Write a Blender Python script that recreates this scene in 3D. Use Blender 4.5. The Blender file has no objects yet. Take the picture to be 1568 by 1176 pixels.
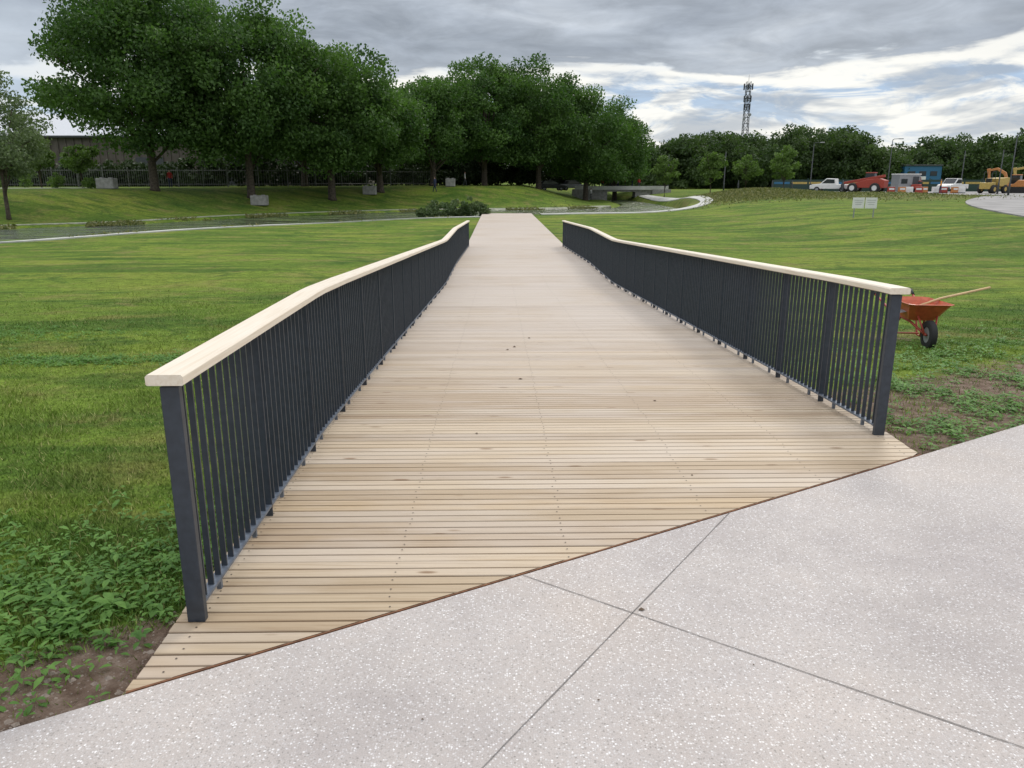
import bpy, math, numpy as np
from mathutils import Vector, Matrix
rng=np.random.default_rng(7)
S=bpy.context.scene
S.view_settings.view_transform='Standard'
try: S.view_settings.look='None'
except Exception: pass
S.view_settings.exposure=0
COL=S.collection
# ---------------------------------------------------------------- helpers
def sstep(a,b,x):
    t=np.clip((x-a)/(b-a),0,1); return t*t*(3-2*t)
def link(o,parent=None):
    COL.objects.link(o)
    if parent is not None: o.parent=parent
    return o
def empty(name,loc=(0,0,0),rz=0):
    e=bpy.data.objects.new(name,None); e.location=loc; e.rotation_euler=(0,0,rz); e.empty_display_size=.2
    return link(e)
def mesh_np(name,co,faces,mats,attrs=None,smooth=False,matidx=None,parent=None):
    me=bpy.data.meshes.new(name)
    co=np.asarray(co,dtype=np.float32); faces=np.asarray(faces,dtype=np.int32)
    me.vertices.add(len(co)); me.vertices.foreach_set('co',co.ravel())
    n,k=faces.shape
    me.loops.add(n*k); me.loops.foreach_set('vertex_index',faces.ravel())
    me.polygons.add(n); me.polygons.foreach_set('loop_start',np.arange(n,dtype=np.int32)*k)
    if matidx is not None: me.polygons.foreach_set('material_index',np.asarray(matidx,dtype=np.int32))
    me.update(calc_edges=True)
    me.polygons.foreach_set('use_smooth',np.full(n,smooth,dtype=bool))
    if attrs:
        for a,v in attrs.items():
            me.attributes.new(a,'FLOAT','POINT').data.foreach_set('value',np.asarray(v,dtype=np.float32))
    for m in mats: me.materials.append(m)
    return link(bpy.data.objects.new(name,me),parent)
def mesh_py(name,V,F,mat,parent=None,smooth=False,bevel=0,loc=(0,0,0),rot=(0,0,0)):
    me=bpy.data.meshes.new(name); me.from_pydata([tuple(v) for v in V],[],F); me.update()
    me.materials.append(mat)
    if smooth:
        for p in me.polygons: p.use_smooth=True
    o=bpy.data.objects.new(name,me); o.location=loc; o.rotation_euler=rot; link(o,parent)
    if bevel>0:
        b=o.modifiers.new('bevel','BEVEL'); b.width=bevel; b.segments=2; b.limit_method='ANGLE'
    return o
BF=[(0,3,2,1),(4,5,6,7),(0,1,5,4),(1,2,6,5),(2,3,7,6),(3,0,4,7)]
def boxv(c,d):
    x,y,z=c; a,b,h=d[0]/2,d[1]/2,d[2]/2
    return [(x-a,y-b,z-h),(x+a,y-b,z-h),(x+a,y+b,z-h),(x-a,y+b,z-h),(x-a,y-b,z+h),(x+a,y-b,z+h),(x+a,y+b,z+h),(x-a,y+b,z+h)]
class Acc:
    def __init__(s): s.V=[]; s.F=[]
    def box(s,c,d):
        n=len(s.V); s.V+=boxv(c,d); s.F+=[tuple(n+i for i in f) for f in BF]
    def add(s,V,F):
        n=len(s.V); s.V+=[tuple(v) for v in V]; s.F+=[tuple(n+i for i in f) for f in F]
    def tube(s,pts,rad,k=8):
        n=len(s.V); m=len(pts)
        for i in range(m):
            p=Vector(pts[i]); a=Vector(pts[max(i-1,0)]); b=Vector(pts[min(i+1,m-1)])
            t=(b-a).normalized(); u=t.cross(Vector((0,0,1)))
            if u.length<.05: u=t.cross(Vector((0,1,0)))
            u.normalize(); w=t.cross(u)
            for j in range(k):
                an=2*math.pi*j/k; s.V.append(tuple(p+(u*math.cos(an)+w*math.sin(an))*rad[i]))
        for i in range(m-1):
            for j in range(k):
                s.F.append((n+i*k+j,n+i*k+(j+1)%k,n+(i+1)*k+(j+1)%k,n+(i+1)*k+j))
        s.F.append(tuple(n+j for j in range(k))[::-1]); s.F.append(tuple(n+(m-1)*k+j for j in range(k)))
    def obj(s,name,mat,parent=None,smooth=False,bevel=0): return mesh_py(name,s.V,s.F,mat,parent,smooth,bevel)
def box(parent,name,c,d,mat,bevel=.02):
    return mesh_py(name,boxv(c,d),BF,mat,parent,bevel=bevel)
def prism(parent,name,prof,w,mat,bevel=.04,y0=0):
    n=len(prof); V=[(x,y0-w/2,z) for x,z in prof]+[(x,y0+w/2,z) for x,z in prof]
    F=[tuple(range(n)),tuple(range(2*n-1,n-1,-1))]+[(i,n+i,n+(i+1)%n,(i+1)%n) for i in range(n)]
    return mesh_py(name,V,F,mat,parent,bevel=bevel)
def wheel(parent,name,c,r,w,mt,mr):
    a=Acc(); k=20; x,y,z=c
    prof=[(r*.55,-w/2),(r*.9,-w/2),(r,-w/2*.7),(r,w/2*.7),(r*.9,w/2),(r*.55,w/2)]
    for q,(rr,yy) in enumerate(prof):
        for j in range(k):
            an=2*math.pi*j/k; a.V.append((x+rr*math.cos(an),y+yy,z+rr*math.sin(an)))
    for q in range(len(prof)-1):
        for j in range(k): a.F.append((q*k+j,q*k+(j+1)%k,(q+1)*k+(j+1)%k,(q+1)*k+j))
    a.obj(name,mt,parent,True)
    b=Acc(); b.tube([(x,y-w*.4,z),(x,y+w*.4,z)],[r*.56,r*.56],14); b.obj(name+'_rim',mr,parent)
# ---------------------------------------------------------------- material helpers
def mat(name,col=(.5,.5,.5),rough=.6,metal=0,noise=0,nscale=8,bump=0,spec=.5):
    m=bpy.data.materials.new(name); m.use_nodes=True; nt=m.node_tree; p=nt.nodes['Principled BSDF']
    p.inputs['Base Color'].default_value=(*col,1); p.inputs['Roughness'].default_value=rough; p.inputs['Metallic'].default_value=metal
    p.inputs['Specular IOR Level'].default_value=spec
    if noise>0 or bump>0:
        tc=nt.nodes.new('ShaderNodeTexCoord'); n=nt.nodes.new('ShaderNodeTexNoise'); n.inputs['Scale'].default_value=nscale; n.inputs['Detail'].default_value=4
        nt.links.new(tc.outputs['Object'],n.inputs['Vector'])
        if noise>0:
            r=nt.nodes.new('ShaderNodeValToRGB'); r.color_ramp.elements[0].position=.3; r.color_ramp.elements[1].position=.7
            r.color_ramp.elements[0].color=(*[c*(1-noise) for c in col],1); r.color_ramp.elements[1].color=(*[min(1,c*(1+noise)) for c in col],1)
            nt.links.new(n.outputs['Fac'],r.inputs['Fac']); nt.links.new(r.outputs['Color'],p.inputs['Base Color'])
        if bump>0:
            b=nt.nodes.new('ShaderNodeBump'); b.inputs['Strength'].default_value=bump; b.inputs['Distance'].default_value=.02
            nt.links.new(n.outputs['Fac'],b.inputs['Height']); nt.links.new(b.outputs['Normal'],p.inputs['Normal'])
    return m
class NT:
    def __init__(s,m): s.nt=m.node_tree; s.p=s.nt.nodes.get('Principled BSDF')
    def n(s,t,**k):
        x=s.nt.nodes.new(t)
        for a,b in k.items(): setattr(x,a,b)
        return x
    def l(s,a,b): s.nt.links.new(a,b)
    def noise(s,vec,scale,detail=4,rough=.55,dist=0):
        x=s.n('ShaderNodeTexNoise'); x.inputs['Scale'].default_value=scale; x.inputs['Detail'].default_value=detail; x.inputs['Roughness'].default_value=rough; x.inputs['Distortion'].default_value=dist
        s.l(vec,x.inputs['Vector']); return x.outputs['Fac']
    def ramp(s,f,stops):
        r=s.n('ShaderNodeValToRGB'); e=r.color_ramp.elements
        while len(e)<len(stops): e.new(.5)
        for i,(p,c) in enumerate(stops):
            e[i].position=p; e[i].color=(*c,1) if not isinstance(c,(int,float)) else (c,c,c,1)
        s.l(f,r.inputs['Fac']); return r.outputs['Color']
    def mix(s,f,a,b,mode='MIX'):
        x=s.n('ShaderNodeMix',data_type='RGBA',blend_type=mode)
        for sock,v in ((x.inputs[0],f),(x.inputs[6],a),(x.inputs[7],b)):
            if isinstance(v,(int,float)): sock.default_value=v
            elif isinstance(v,tuple): sock.default_value=(*v,1)
            else: s.l(v,sock)
        return x.outputs[2]
    def map(s,vec,scale=(1,1,1),rot=(0,0,0),loc=(0,0,0)):
        x=s.n('ShaderNodeMapping'); x.inputs['Scale'].default_value=scale; x.inputs['Rotation'].default_value=rot; x.inputs['Location'].default_value=loc; s.l(vec,x.inputs['Vector']); return x.outputs[0]
    def math(s,op,a,b=0,c=None,clamp=False):
        x=s.n('ShaderNodeMath',operation=op,use_clamp=clamp)
        for i,v in enumerate((a,b,c)):
            if v is None: continue
            if isinstance(v,(int,float)): x.inputs[i].default_value=v
            else: s.l(v,x.inputs[i])
        return x.outputs[0]
    def mr(s,v,a,b,c=0,d=1):
        x=s.n('ShaderNodeMapRange',interpolation_type='SMOOTHSTEP'); s.l(v,x.inputs[0])
        for i,q in enumerate((a,b,c,d)): x.inputs[i+1].default_value=q
        return x.outputs[0]
    def obj(s): return s.n('ShaderNodeTexCoord').outputs['Object']
    def attr(s,name): return s.n('ShaderNodeAttribute',attribute_name=name).outputs['Fac']
    def bump(s,h,strength,dist):
        b=s.n('ShaderNodeBump'); b.inputs['Strength'].default_value=strength; b.inputs['Distance'].default_value=dist
        s.l(h,b.inputs['Height']); s.l(b.outputs[0],s.p.inputs['Normal'])
def lawn_color(q,co,blade=False):
    big=q.noise(co,.13,4,.65); mid=q.noise(co,.7,4,.65,.5)
    st=q.noise(q.map(co,(.22,1.0,1),(0,0,.35)),.8,4,.65); pt=q.noise(co,.33,5,.7,.8)
    c=q.ramp(big,[(.34,(.085,.150,.022)),(.5,(.150,.222,.032)),(.66,(.215,.262,.042))])
    c=q.mix(q.mr(mid,.47,.68,0,.55),c,(.25,.215,.078))
    c=q.mix(q.mr(st,.47,.62,0,.8),c,(.066,.128,.020))
    c=q.mix(q.mr(pt,.54,.64,0,.6),c,(.050,.110,.020))
    c=q.mix(q.mr(pt,.40,.34,0,.45),c,(.24,.20,.085))
    if not blade:
        fine=q.noise(co,26,3,.7); f2=q.noise(co,4,4,.75)
        c=q.mix(1.0,c,q.ramp(fine,[(.3,.55),(.7,1.35)]),'MULTIPLY')
        c=q.mix(1.0,c,q.ramp(f2,[(.3,.62),(.7,1.28)]),'MULTIPLY')
    return c
# materials
M_lawn=mat('lawn_ground',rough=.95,spec=.1); q=NT(M_lawn); co=q.obj()
c=lawn_color(q,co)
sn=q.noise(co,9,5,.7); sv=q.n('ShaderNodeTexVoronoi'); sv.inputs['Scale'].default_value=38; q.l(co,sv.inputs['Vector'])
soil=q.ramp(sn,[(.3,(.10,.065,.045)),(.55,(.20,.145,.11)),(.75,(.32,.26,.21))])
soil=q.mix(q.mr(sv.outputs['Distance'],.0,.22,.5,0),soil,(.38,.34,.30))
sa=q.attr('soil'); sm=q.math('ADD',sa,q.math('MULTIPLY',q.math('SUBTRACT',sn,.5),.9)); smf=q.mr(sm,.42,.62)
c=q.mix(smf,c,soil)
ra=q.attr('rough'); rn=q.noise(co,1.2,5,.7)
c=q.mix(q.math('MULTIPLY',ra,.9),c,q.ramp(rn,[(.35,(.06,.10,.025)),(.52,(.14,.15,.045)),(.68,(.2,.15,.09))]))
q.l(c,q.p.inputs['Base Color']); q.bump(q.noise(co,30,4,.7),.7,.04)
M_blade=mat('grass_blades',rough=.6,spec=.2); q=NT(M_blade); co=q.obj()
c=lawn_color(q,co,True); v=q.attr('var'); c=q.mix(1.0,c,q.ramp(v,[(0,.8),(1,1.8)]),'MULTIPLY')
c=q.mix(q.mr(v,.88,.91,0,.7),c,(.44,.38,.18)); q.l(c,q.p.inputs['Base Color'])
def leafmat(name,dark,light,trans=.3,yellow=None):
    m=mat(name,rough=.55,spec=.3); q=NT(m); v=q.attr('var')
    c=q.ramp(v,[(0,dark),(1,light)]); q.l(c,q.p.inputs['Base Color'])
    t=q.n('ShaderNodeBsdfTranslucent'); cc=q.mix(1.0,c,(1.2,1.5,.6),'MULTIPLY'); q.l(cc,t.inputs['Color'])
    mx=q.n('ShaderNodeMixShader'); mx.inputs[0].default_value=trans
    q.l(q.p.outputs[0],mx.inputs[1]); q.l(t.outputs[0],mx.inputs[2]); q.l(mx.outputs[0],q.nt.nodes['Material Output'].inputs[0])
    return m
M_leaf=leafmat('broadleaf_foliage',(.028,.070,.018),(.12,.21,.050),.33)
M_leaf2=leafmat('treeline_foliage',(.036,.066,.024),(.09,.135,.046))
M_leaf3=leafmat('young_foliage',(.07,.12,.03),(.15,.23,.055))
M_leafg=leafmat('willow_foliage',(.09,.13,.07),(.20,.25,.13))
M_hedge=leafmat('hedge_foliage',(.014,.028,.010),(.045,.072,.02),.15)
M_weed=leafmat('weed_leaves',(.06,.15,.028),(.18,.34,.07),.3)
M_tuft=leafmat('rough_grass',(.08,.11,.03),(.26,.24,.10),.2)
M_bark=mat('bark',(.07,.055,.04),.9,noise=.5,nscale=6,bump=.6)
# timber deck
M_deck=mat('deck_timber',rough=.6,spec=.35); q=NT(M_deck); co=q.obj(); b=q.attr('brd')
cb=q.n('ShaderNodeCombineXYZ'); q.l(q.math('MULTIPLY',b,37.0),cb.inputs[0]); q.l(q.math('MULTIPLY',b,11.0),cb.inputs[2])
va=q.n('ShaderNodeVectorMath',operation='ADD'); q.l(co,va.inputs[0]); q.l(cb.outputs[0],va.inputs[1]); cv=va.outputs[0]
grain=q.noise(q.map(cv,(1.1,50,50)),1.2,5,.65,.6); big=q.noise(q.map(cv,(.7,2,2)),.9,4,.6)
knot=q.n('ShaderNodeTexVoronoi'); knot.inputs['Scale'].default_value=1; q.l(q.map(cv,(2.0,7.,7.)),knot.inputs['Vector'])
c=q.ramp(b,[(0,(.34,.245,.155)),(.25,(.46,.365,.25)),(.5,(.40,.30,.20)),(.75,(.54,.44,.32)),(1,(.48,.365,.235))])
c=q.mix(1.0,c,q.ramp(grain,[(.25,(.72,.63,.53)),(.5,(1,1,1)),(.8,(1.16,1.14,1.10))]),'MULTIPLY')
c=q.mix(q.mr(big,.42,.68,0,.5),c,(.57,.50,.43))
c=q.mix(q.mr(knot.outputs['Distance'],.05,.13,.8,0),c,(.20,.11,.05))
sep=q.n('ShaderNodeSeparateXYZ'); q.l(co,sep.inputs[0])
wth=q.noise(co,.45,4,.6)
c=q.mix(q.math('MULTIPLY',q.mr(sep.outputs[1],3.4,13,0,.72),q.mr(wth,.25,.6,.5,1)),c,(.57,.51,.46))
c=q.mix(q.mr(q.attr('grv'),.2,.9,0,.78),c,(.13,.075,.042))
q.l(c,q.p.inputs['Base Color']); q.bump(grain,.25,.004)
M_rail=mat('handrail_timber',rough=.5,spec=.35); q=NT(M_rail); co=q.obj()
g=q.noise(q.map(co,(40,1.2,40)),1.5,5,.6,.4)
c=q.ramp(g,[(.25,(.70,.59,.45)),(.5,(.79,.70,.57)),(.8,(.85,.78,.67))]); q.l(c,q.p.inputs['Base Color']); q.bump(g,.1,.003)
M_steel=mat('painted_steel',(.033,.042,.056),.42,0,noise=.2,nscale=25,bump=.05)
M_galv=mat('rail_base_steel',(.14,.165,.205),.4,.3,noise=.3,nscale=30)
M_screw=mat('screw_heads',(.10,.075,.06),.5,.3)
M_corten=mat('rusted_edge_trim',(.17,.075,.035),.85,noise=.4,nscale=30)
# exposed aggregate
M_conc=mat('exposed_aggregate_concrete',rough=.75,spec=.3); q=NT(M_conc); co=q.obj()
v1=q.n('ShaderNodeTexVoronoi'); v1.inputs['Scale'].default_value=120; q.l(co,v1.inputs['Vector'])
hs=q.n('ShaderNodeSeparateColor'); q.l(v1.outputs['Color'],hs.inputs[0])
st=q.ramp(hs.outputs[0],[(0,(.31,.285,.265)),(.15,(.42,.385,.36)),(.55,(.48,.445,.425)),(.82,(.57,.545,.53)),(.94,(.74,.72,.71)),(1,(.82,.81,.80))])
pn=q.noise(co,1.4,4,.6); pb=q.noise(co,260,2,.5)
paste=q.ramp(pn,[(.3,(.435,.395,.372)),(.7,(.52,.475,.447))])
c=q.mix(q.mr(v1.outputs['Distance'],.35,.6,.95,0),paste,st)
c=q.mix(1.0,c,q.ramp(pb,[(.3,.84),(.7,1.12)]),'MULTIPLY')
v2=q.n('ShaderNodeTexVoronoi'); v2.inputs['Scale'].default_value=26; q.l(co,v2.inputs['Vector'])
c=q.mix(q.mr(v2.outputs['Distance'],.03,.08,.4,0),c,(.30,.26,.23))
stn=q.noise(co,.5,5,.65); c=q.mix(1.0,c,q.ramp(stn,[(.35,(.84,.835,.85)),(.5,(1,1,1)),(.65,(1.07,1.04,1.0))]),'MULTIPLY')
q.l(c,q.p.inputs['Base Color']); q.bump(v1.outputs['Distance'],.3,.003)
M_joint=mat('joint_sealant',(.20,.185,.175),.9,noise=.3,nscale=60)
M_path=mat('pale_concrete_path',(.50,.50,.47),.85,noise=.18,nscale=1)
M_gravel=mat('bank_gravel',(.28,.29,.22),.95,noise=.4,nscale=3,bump=.4)
M_yard=mat('site_hardstanding',(.30,.29,.28),.95,noise=.25,nscale=.5)
M_water=mat('stream_water',(.05,.06,.045),.05,spec=.9); q=NT(M_water); co=q.obj()
wn=q.noise(q.map(co,(.35,1.1,1),(0,0,-.7)),.8,5,.7)
c=q.ramp(wn,[(.40,(.022,.028,.024)),(.50,(.05,.065,.035)),(.57,(.09,.13,.04)),(.66,(.13,.19,.05))]); q.l(c,q.p.inputs['Base Color'])
q.l(q.mr(wn,.49,.58,.08,.85),q.p.inputs['Roughness'])
q.l(q.mr(wn,.49,.58,.9,.1),q.p.inputs['Specular IOR Level'])
q.bump(q.noise(q.map(co,(1,2.2,1)),4,3,.6),.9,.10)
M_white=mat('white_paint',(.72,.72,.70),.5,noise=.06,nscale=3); M_black=mat('tyre_rubber',(.02,.02,.02),.8); M_glass=mat('dark_glass',(.02,.025,.03),.08)
M_red=mat('red_paint',(.34,.05,.03),.5,noise=.2); M_orange=mat('orange_paint',(.48,.20,.06),.5,noise=.2); M_yel=mat('yellow_paint',(.46,.33,.09),.5,noise=.2)
M_grey=mat('galvanised_steel',(.3,.31,.32),.5,.4,noise=.15); M_dark=mat('dark_metal',(.05,.055,.06),.6,noise=.2)
M_fence=mat('weathered_fence_steel',(.13,.135,.13),.6,.3,noise=.2)
M_block=mat('cast_concrete',(.27,.265,.25),.85,noise=.25,nscale=3,bump=.2)
M_blue=mat('blue_cladding',(.03,.14,.27),.5,noise=.1); M_wood=mat('ash_wood',(.58,.40,.20),.6,noise=.15,nscale=20)
M_barrow=mat('barrow_orange_red',(.48,.10,.04),.42,noise=.2,nscale=12)
M_wall=mat('warehouse_cladding',(.10,.085,.072),.8,noise=.25,nscale=1.2); M_roof=mat('pale_sheet_roof',(.55,.57,.6),.6,noise=.08)
M_green=mat('hoarding_green',(.02,.05,.04),.6,noise=.2)
# ---------------------------------------------------------------- terrain
PH=math.radians(1.0); cP,sP=math.cos(PH),math.sin(PH); OX=.723
def L2W(u,v): return OX+u*cP-v*sP, u*sP+v*cP
def W2L(x,y): dx=x-OX; return dx*cP+y*sP, -dx*sP+y*cP
def zdeck(v): return np.interp(v,[0,5.25,18,22.6,32,66,90],[0,0,-.64,-.65,-.93,-1.0,-1.0])
WP=np.array([(-60,14),(-24.3,36.9),(-21,43.1),(-16.6,51.8),(-4.85,61.8),(-1.8,67.8),(3,68.3),(9,69.5),(15.5,75),(18.5,84),(18.5,100),(18,122),(14.6,122),(14,100),(12,90),(3,83),(-8.8,79.6),(-21.5,67),(-27,55.6),(-33,50.5),(-60,30)],float)
def sdpoly(x,y,P):
    d=np.full(x.shape,1e9); ins=np.zeros(x.shape,bool)
    for i in range(len(P)):
        a=P[i]; b=P[(i+1)%len(P)]; ex,ey=b-a; wx=x-a[0]; wy=y-a[1]
        t=np.clip((wx*ex+wy*ey)/(ex*ex+ey*ey),0,1); d=np.minimum(d,(wx-ex*t)**2+(wy-ey*t)**2)
        c=((a[1]<=y)!=(b[1]<=y)); 
        with np.errstate(all='ignore'): xi=a[0]+(y-a[1])/(ey if ey!=0 else 1e-9)*ex
        ins^=(c&(x<xi))
    d=np.sqrt(d); return np.where(ins,-d,d)
def dconc(x,y): return (y-3.16-.6*x)/1.166
def H(x,y):
    x=np.asarray(x,float); y=np.asarray(y,float); x,y=np.broadcast_arrays(x,y)
    base=np.interp(y,[-50,5,18,22.6,32,50,66,80],[-.045,-.05,-.72,-.76,-1.04,-1.13,-1.12,-1.15])
    base=base+.04*np.sin(x*.31+y*.17)*sstep(4,12,np.hypot(x,y))
    r=sstep(10,28,x)*sstep(6,40,y); base=base*(1-r)+r*(-.15)
    sd=sdpoly(x,y,WP)
    ymid=np.interp(x,[-60,-30,-24,-19,-6,3,10,14,16.2,16.6],[22,44,49,59,71,76,80,90,100,400])
    far=y>ymid
    tgt=.95+(.05-.95)*sstep(2,20,x)
    zf=-1.2+sstep(2.5,14,sd)*(tgt+1.2)
    z=np.where(far,zf,base)
    rr=sstep(1,12,sd)*sstep(15,20,x)*sstep(62,86,y); z=np.where(far,z,z*(1-rr)+.05*rr)
    z=z+.75*np.exp(-((x-27)/8)**2-((y-88)/5)**2)+.4*np.exp(-((x-38)/7)**2-((y-80)/4)**2)
    z=-1.9+(z+1.9)*sstep(-.8,.9,sd)
    u,v=W2L(x,y)
    z=np.where((np.abs(u)<1.93)&(v>2)&(v<66),z-.22,z)
    z=np.where(dconc(x,y)<0,-.22,z)
    return z
def soilmask(x,y):
    d=dconc(x,y); u,v=W2L(x,y)
    left=(u<0)*(1-sstep(.25,.85,d)); right=(u>0)*(1-sstep(1.0,2.7,d))*.72*(1-sstep(8,12,x))
    s=np.clip(left+right,0,1)
    s=np.maximum(s,.6*np.exp(-((np.abs(u)-2.05)/.12)**2)*(v<40))
    for (cx,cy,rx,ry,am) in ((5.0,10.2,1.3,.5,.55),(7.2,11.4,1.2,.35,.5),(-5.0,6.3,.5,.2,.45),(-3.2,5.2,.3,.15,.45)):
        s=np.maximum(s,am*np.exp(-((x-cx)/rx)**2-((y-cy)/ry)**2))
    return s*(d>-.5)
N=680; a=8.; T=math.asinh(1800/a); t=np.linspace(-T,T,N)
gx=a*np.sinh(t); gy=a*np.sinh(t)+5
X,Y=np.meshgrid(gx,gy); X=X.ravel(); Y=Y.ravel(); Z=H(X,Y)
i=np.arange(N-1); I,J=np.meshgrid(i,i); b0=(J*N+I).ravel(); F=np.stack([b0,b0+1,b0+N+1,b0+N],1)
roughm=np.clip(np.exp(-((X-27)/11)**2-((Y-86)/7)**2)*1.4+np.exp(-((X-38)/10)**2-((Y-79)/6)**2)*1.2,0,1)
mesh_np('ground',np.stack([X,Y,Z],1),F,[M_lawn],{'soil':soilmask(X,Y),'rough':roughm},smooth=True)
def ribbon(name,pts,w,m,off=.03,step=.7,flat=None):
    P=[Vector((p[0],p[1],0)) for p in pts]; S_=[]
    for k in range(len(P)-1):
        p0=P[max(k-1,0)];p1=P[k];p2=P[k+1];p3=P[min(k+2,len(P)-1)]; n=max(2,int((p2-p1).length/step))
        for j in range(n):
            t=j/n; S_.append(.5*((2*p1)+(p2-p0)*t+(2*p0-5*p1+4*p2-p3)*t*t+(3*p1-p0-3*p2+p3)*t**3))
    S_.append(P[-1]); V=[];K=7
    for k,p in enumerate(S_):
        d=(S_[min(k+1,len(S_)-1)]-S_[max(k-1,0)]).normalized(); nx,ny=-d.y,d.x
        for j in range(K):
            s=(j/(K-1)-.5)*w; x=p.x+nx*s; y=p.y+ny*s; V.append((x,y,(float(H(x,y)) if flat is None else flat)+off))
    F=[(k*K+j,k*K+j+1,(k+1)*K+j+1,(k+1)*K+j) for k in range(len(S_)-1) for j in range(K-1)]
    n=len(V); V+=[(x,y,z-.35) for x,y,z in V]
    m_=len(S_)
    for k in range(m_-1):
        for j in (0,K-1): F.append((k*K+j,(k+1)*K+j,n+(k+1)*K+j,n+k*K+j))
    return mesh_py(name,V,F,m)
wv=[(x,y,-1.36) for x,y in WP]; mesh_py('stream_water',wv,[tuple(range(len(wv)))],M_water)
ribbon('streamside_path',[(-60,11.5),(-40,24),(-25,34.9),(-20.3,42),(-15.9,50.7),(-9.7,56.9),(-4.5,60.7),(-2.2,62.2)],.75,M_path,.06)
ribbon('streamside_path',[(2.4,66.8),(5.5,67.2),(9.5,68),(16,73),(20.2,82),(19.8,92),(19.4,104),(19.4,117)],1.3,M_path,.07)
ribbon('gravel_bank',[(-60,31),(-34,51.6),(-28,57),(-22.5,68),(-9.5,80.2),(3,83.6),(11,90.6)],1.0,M_gravel,.03)
ribbon('site_road',[(23,24),(27,34),(30.4,44),(35.5,56),(42,68),(49,77),(58,86)],5.0,M_yard,.07)
ribbon('park_path',[(-90,67),(-60,69),(-44,72),(-38,75)],1.8,M_path,.05)
ribbon('site_yard',[(36,100),(60,98),(110,98)],24,M_yard,.05,3,flat=.06)
# ---------------------------------------------------------------- pavement
pv=[(-40,3.16-24-.012),(45,3.16+27-.012),(45,-25),(-40,-25)]
V=[(x,y,0) for x,y in pv]+[(x,y,-.15) for x,y in pv]
mesh_py('concrete_pavement',V,[(0,3,2,1),(4,5,6,7)]+[(i,(i+1)%4,4+(i+1)%4,4+i) for i in range(4)],M_conc)
js=empty('pavement_joints')
def joint(n,p,q_,w=.0042):
    p=Vector(p);q_=Vector(q_); d=(q_-p).normalized()
    k=40; V=[];F=[]
    for i in range(k+1):
        nn=Vector((-d.y,d.x))*w/2*rng.uniform(.7,1.3)
        c=p.lerp(q_,i/k)+Vector((-d.y,d.x))*float(rng.normal(0,.0005)); V+=[(c.x+nn.x,c.y+nn.y,.003),(c.x-nn.x,c.y-nn.y,.003)]
    for i in range(k): F.append((2*i,2*i+1,2*i+3,2*i+2))
    mesh_py(n,V,F,M_joint,js)
joint('joint_a',(1.18,3.855),(-.0985-1.5,1.983-2.22)); joint('joint_b',(.048,3.175),(3.8,.55))
joint('joint_d',(5.1,6.2),(2.2,1.9))
# ---------------------------------------------------------------- deck boards
pitch=.145; gap=.007; bw=pitch-gap
prof=[(0,-.028,1),(0,-.004,.6),(.004,0,0)]
for g in (.0625,):
    prof+=[(g,0,0),(g+.0015,-.006,.7),(g+.0105,-.006,.7),(g+.012,0,0)]
prof+=[(bw-.004,0,0),(bw,-.004,.6),(bw,-.028,1)]
V=[];F=[];br=[];gr=[]; HW=2.05
nb=int((66-2.3)/pitch)
for k in range(nb):
    v0=2.32+k*pitch+float(rng.normal(0,.0012)); rv=float(rng.random()); du=float(rng.normal(0,.004)); tilt=float(rng.normal(0,.0008)); n0=len(V)
    cuts=8
    for (pv_,pz,gg) in prof:
        v=v0+pv_; ur=min(HW,(v*(cP+.6*sP)-3.594)/(.6*cP-sP)-.020)+du*(v>4.8); ul=-HW+du
        ur=max(ur,ul+.001)
        for j in range(cuts):
            u=ul+(ur-ul)*j/(cuts-1); x,y=L2W(u,v); V.append((x,y,float(zdeck(v))+pz+tilt)); br.append(rv); gr.append(gg)
    m=len(prof)
    for i in range(m-1):
        for j in range(cuts-1):
            A=n0+i*cuts+j; F.append((A,A+1,A+cuts+1,A+cuts))
deck=empty('boardwalk')
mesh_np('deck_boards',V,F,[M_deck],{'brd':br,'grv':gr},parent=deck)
# rusted steel edge trim between deck and pavement
V=[];F=[]
for i in range(61):
    x=-1.36+(2.70+1.36)*i/60; yb=3.16+.6*x
    for (o_,zz) in ((.0,-.12),(.0,.001),(.009,.001),(.009,-.12)): V.append((x-o_*.5,yb+o_*.86-.004,zz))
for i in range(60):
    for j in range(3): F.append((i*4+j,i*4+j+1,(i+1)*4+j+1,(i+1)*4+j))
mesh_py('edge_trim',V,F,M_corten,deck)
A=Acc()
for uu in (-2.0,-1.2,-.4,.4,1.2,2.0):
    vs=[max(2.5,2.45+(uu+2.05)*.6)]+list(np.arange(6,66,2.))+[66]
    for a_,b_ in zip(vs[:-1],vs[1:]):
        P=[]
        for v in (a_,b_):
            for du in (-.035,.035):
                for dz in (-.03,-.25):
                    x,y=L2W(uu+du,v); P.append((x,y,float(zdeck(v))+dz))
        A.add(P,[(0,2,6,4),(1,5,7,3),(0,4,5,1),(2,3,7,6),(0,1,3,2),(4,6,7,5)])
A.obj('joists',mat('joist_timber',(.10,.07,.045),.9,noise=.2),deck)
V=[];F=[]
for k in range(int((20-2.3)/pitch)):
    v0=2.32+k*pitch
    for uu in (-1.95,-1.2,-.4,.4,1.2,1.95):
        for vo in (.026,.110):
            v=v0+vo+float(rng.normal(0,.003)); ur=(v*(cP+.6*sP)-3.594)/(.6*cP-sP)
            if uu>ur-.03: continue
            u=uu+float(rng.normal(0,.006)); n=len(V)
            for j in range(6):
                x,y=L2W(u+.0045*math.cos(j*1.047),v+.0045*math.sin(j*1.047)); V.append((x,y,float(zdeck(v))+.0025))
            F.append(tuple(range(n,n+6)))
mesh_py('deck_screws',V,F,M_screw,deck)
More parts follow.
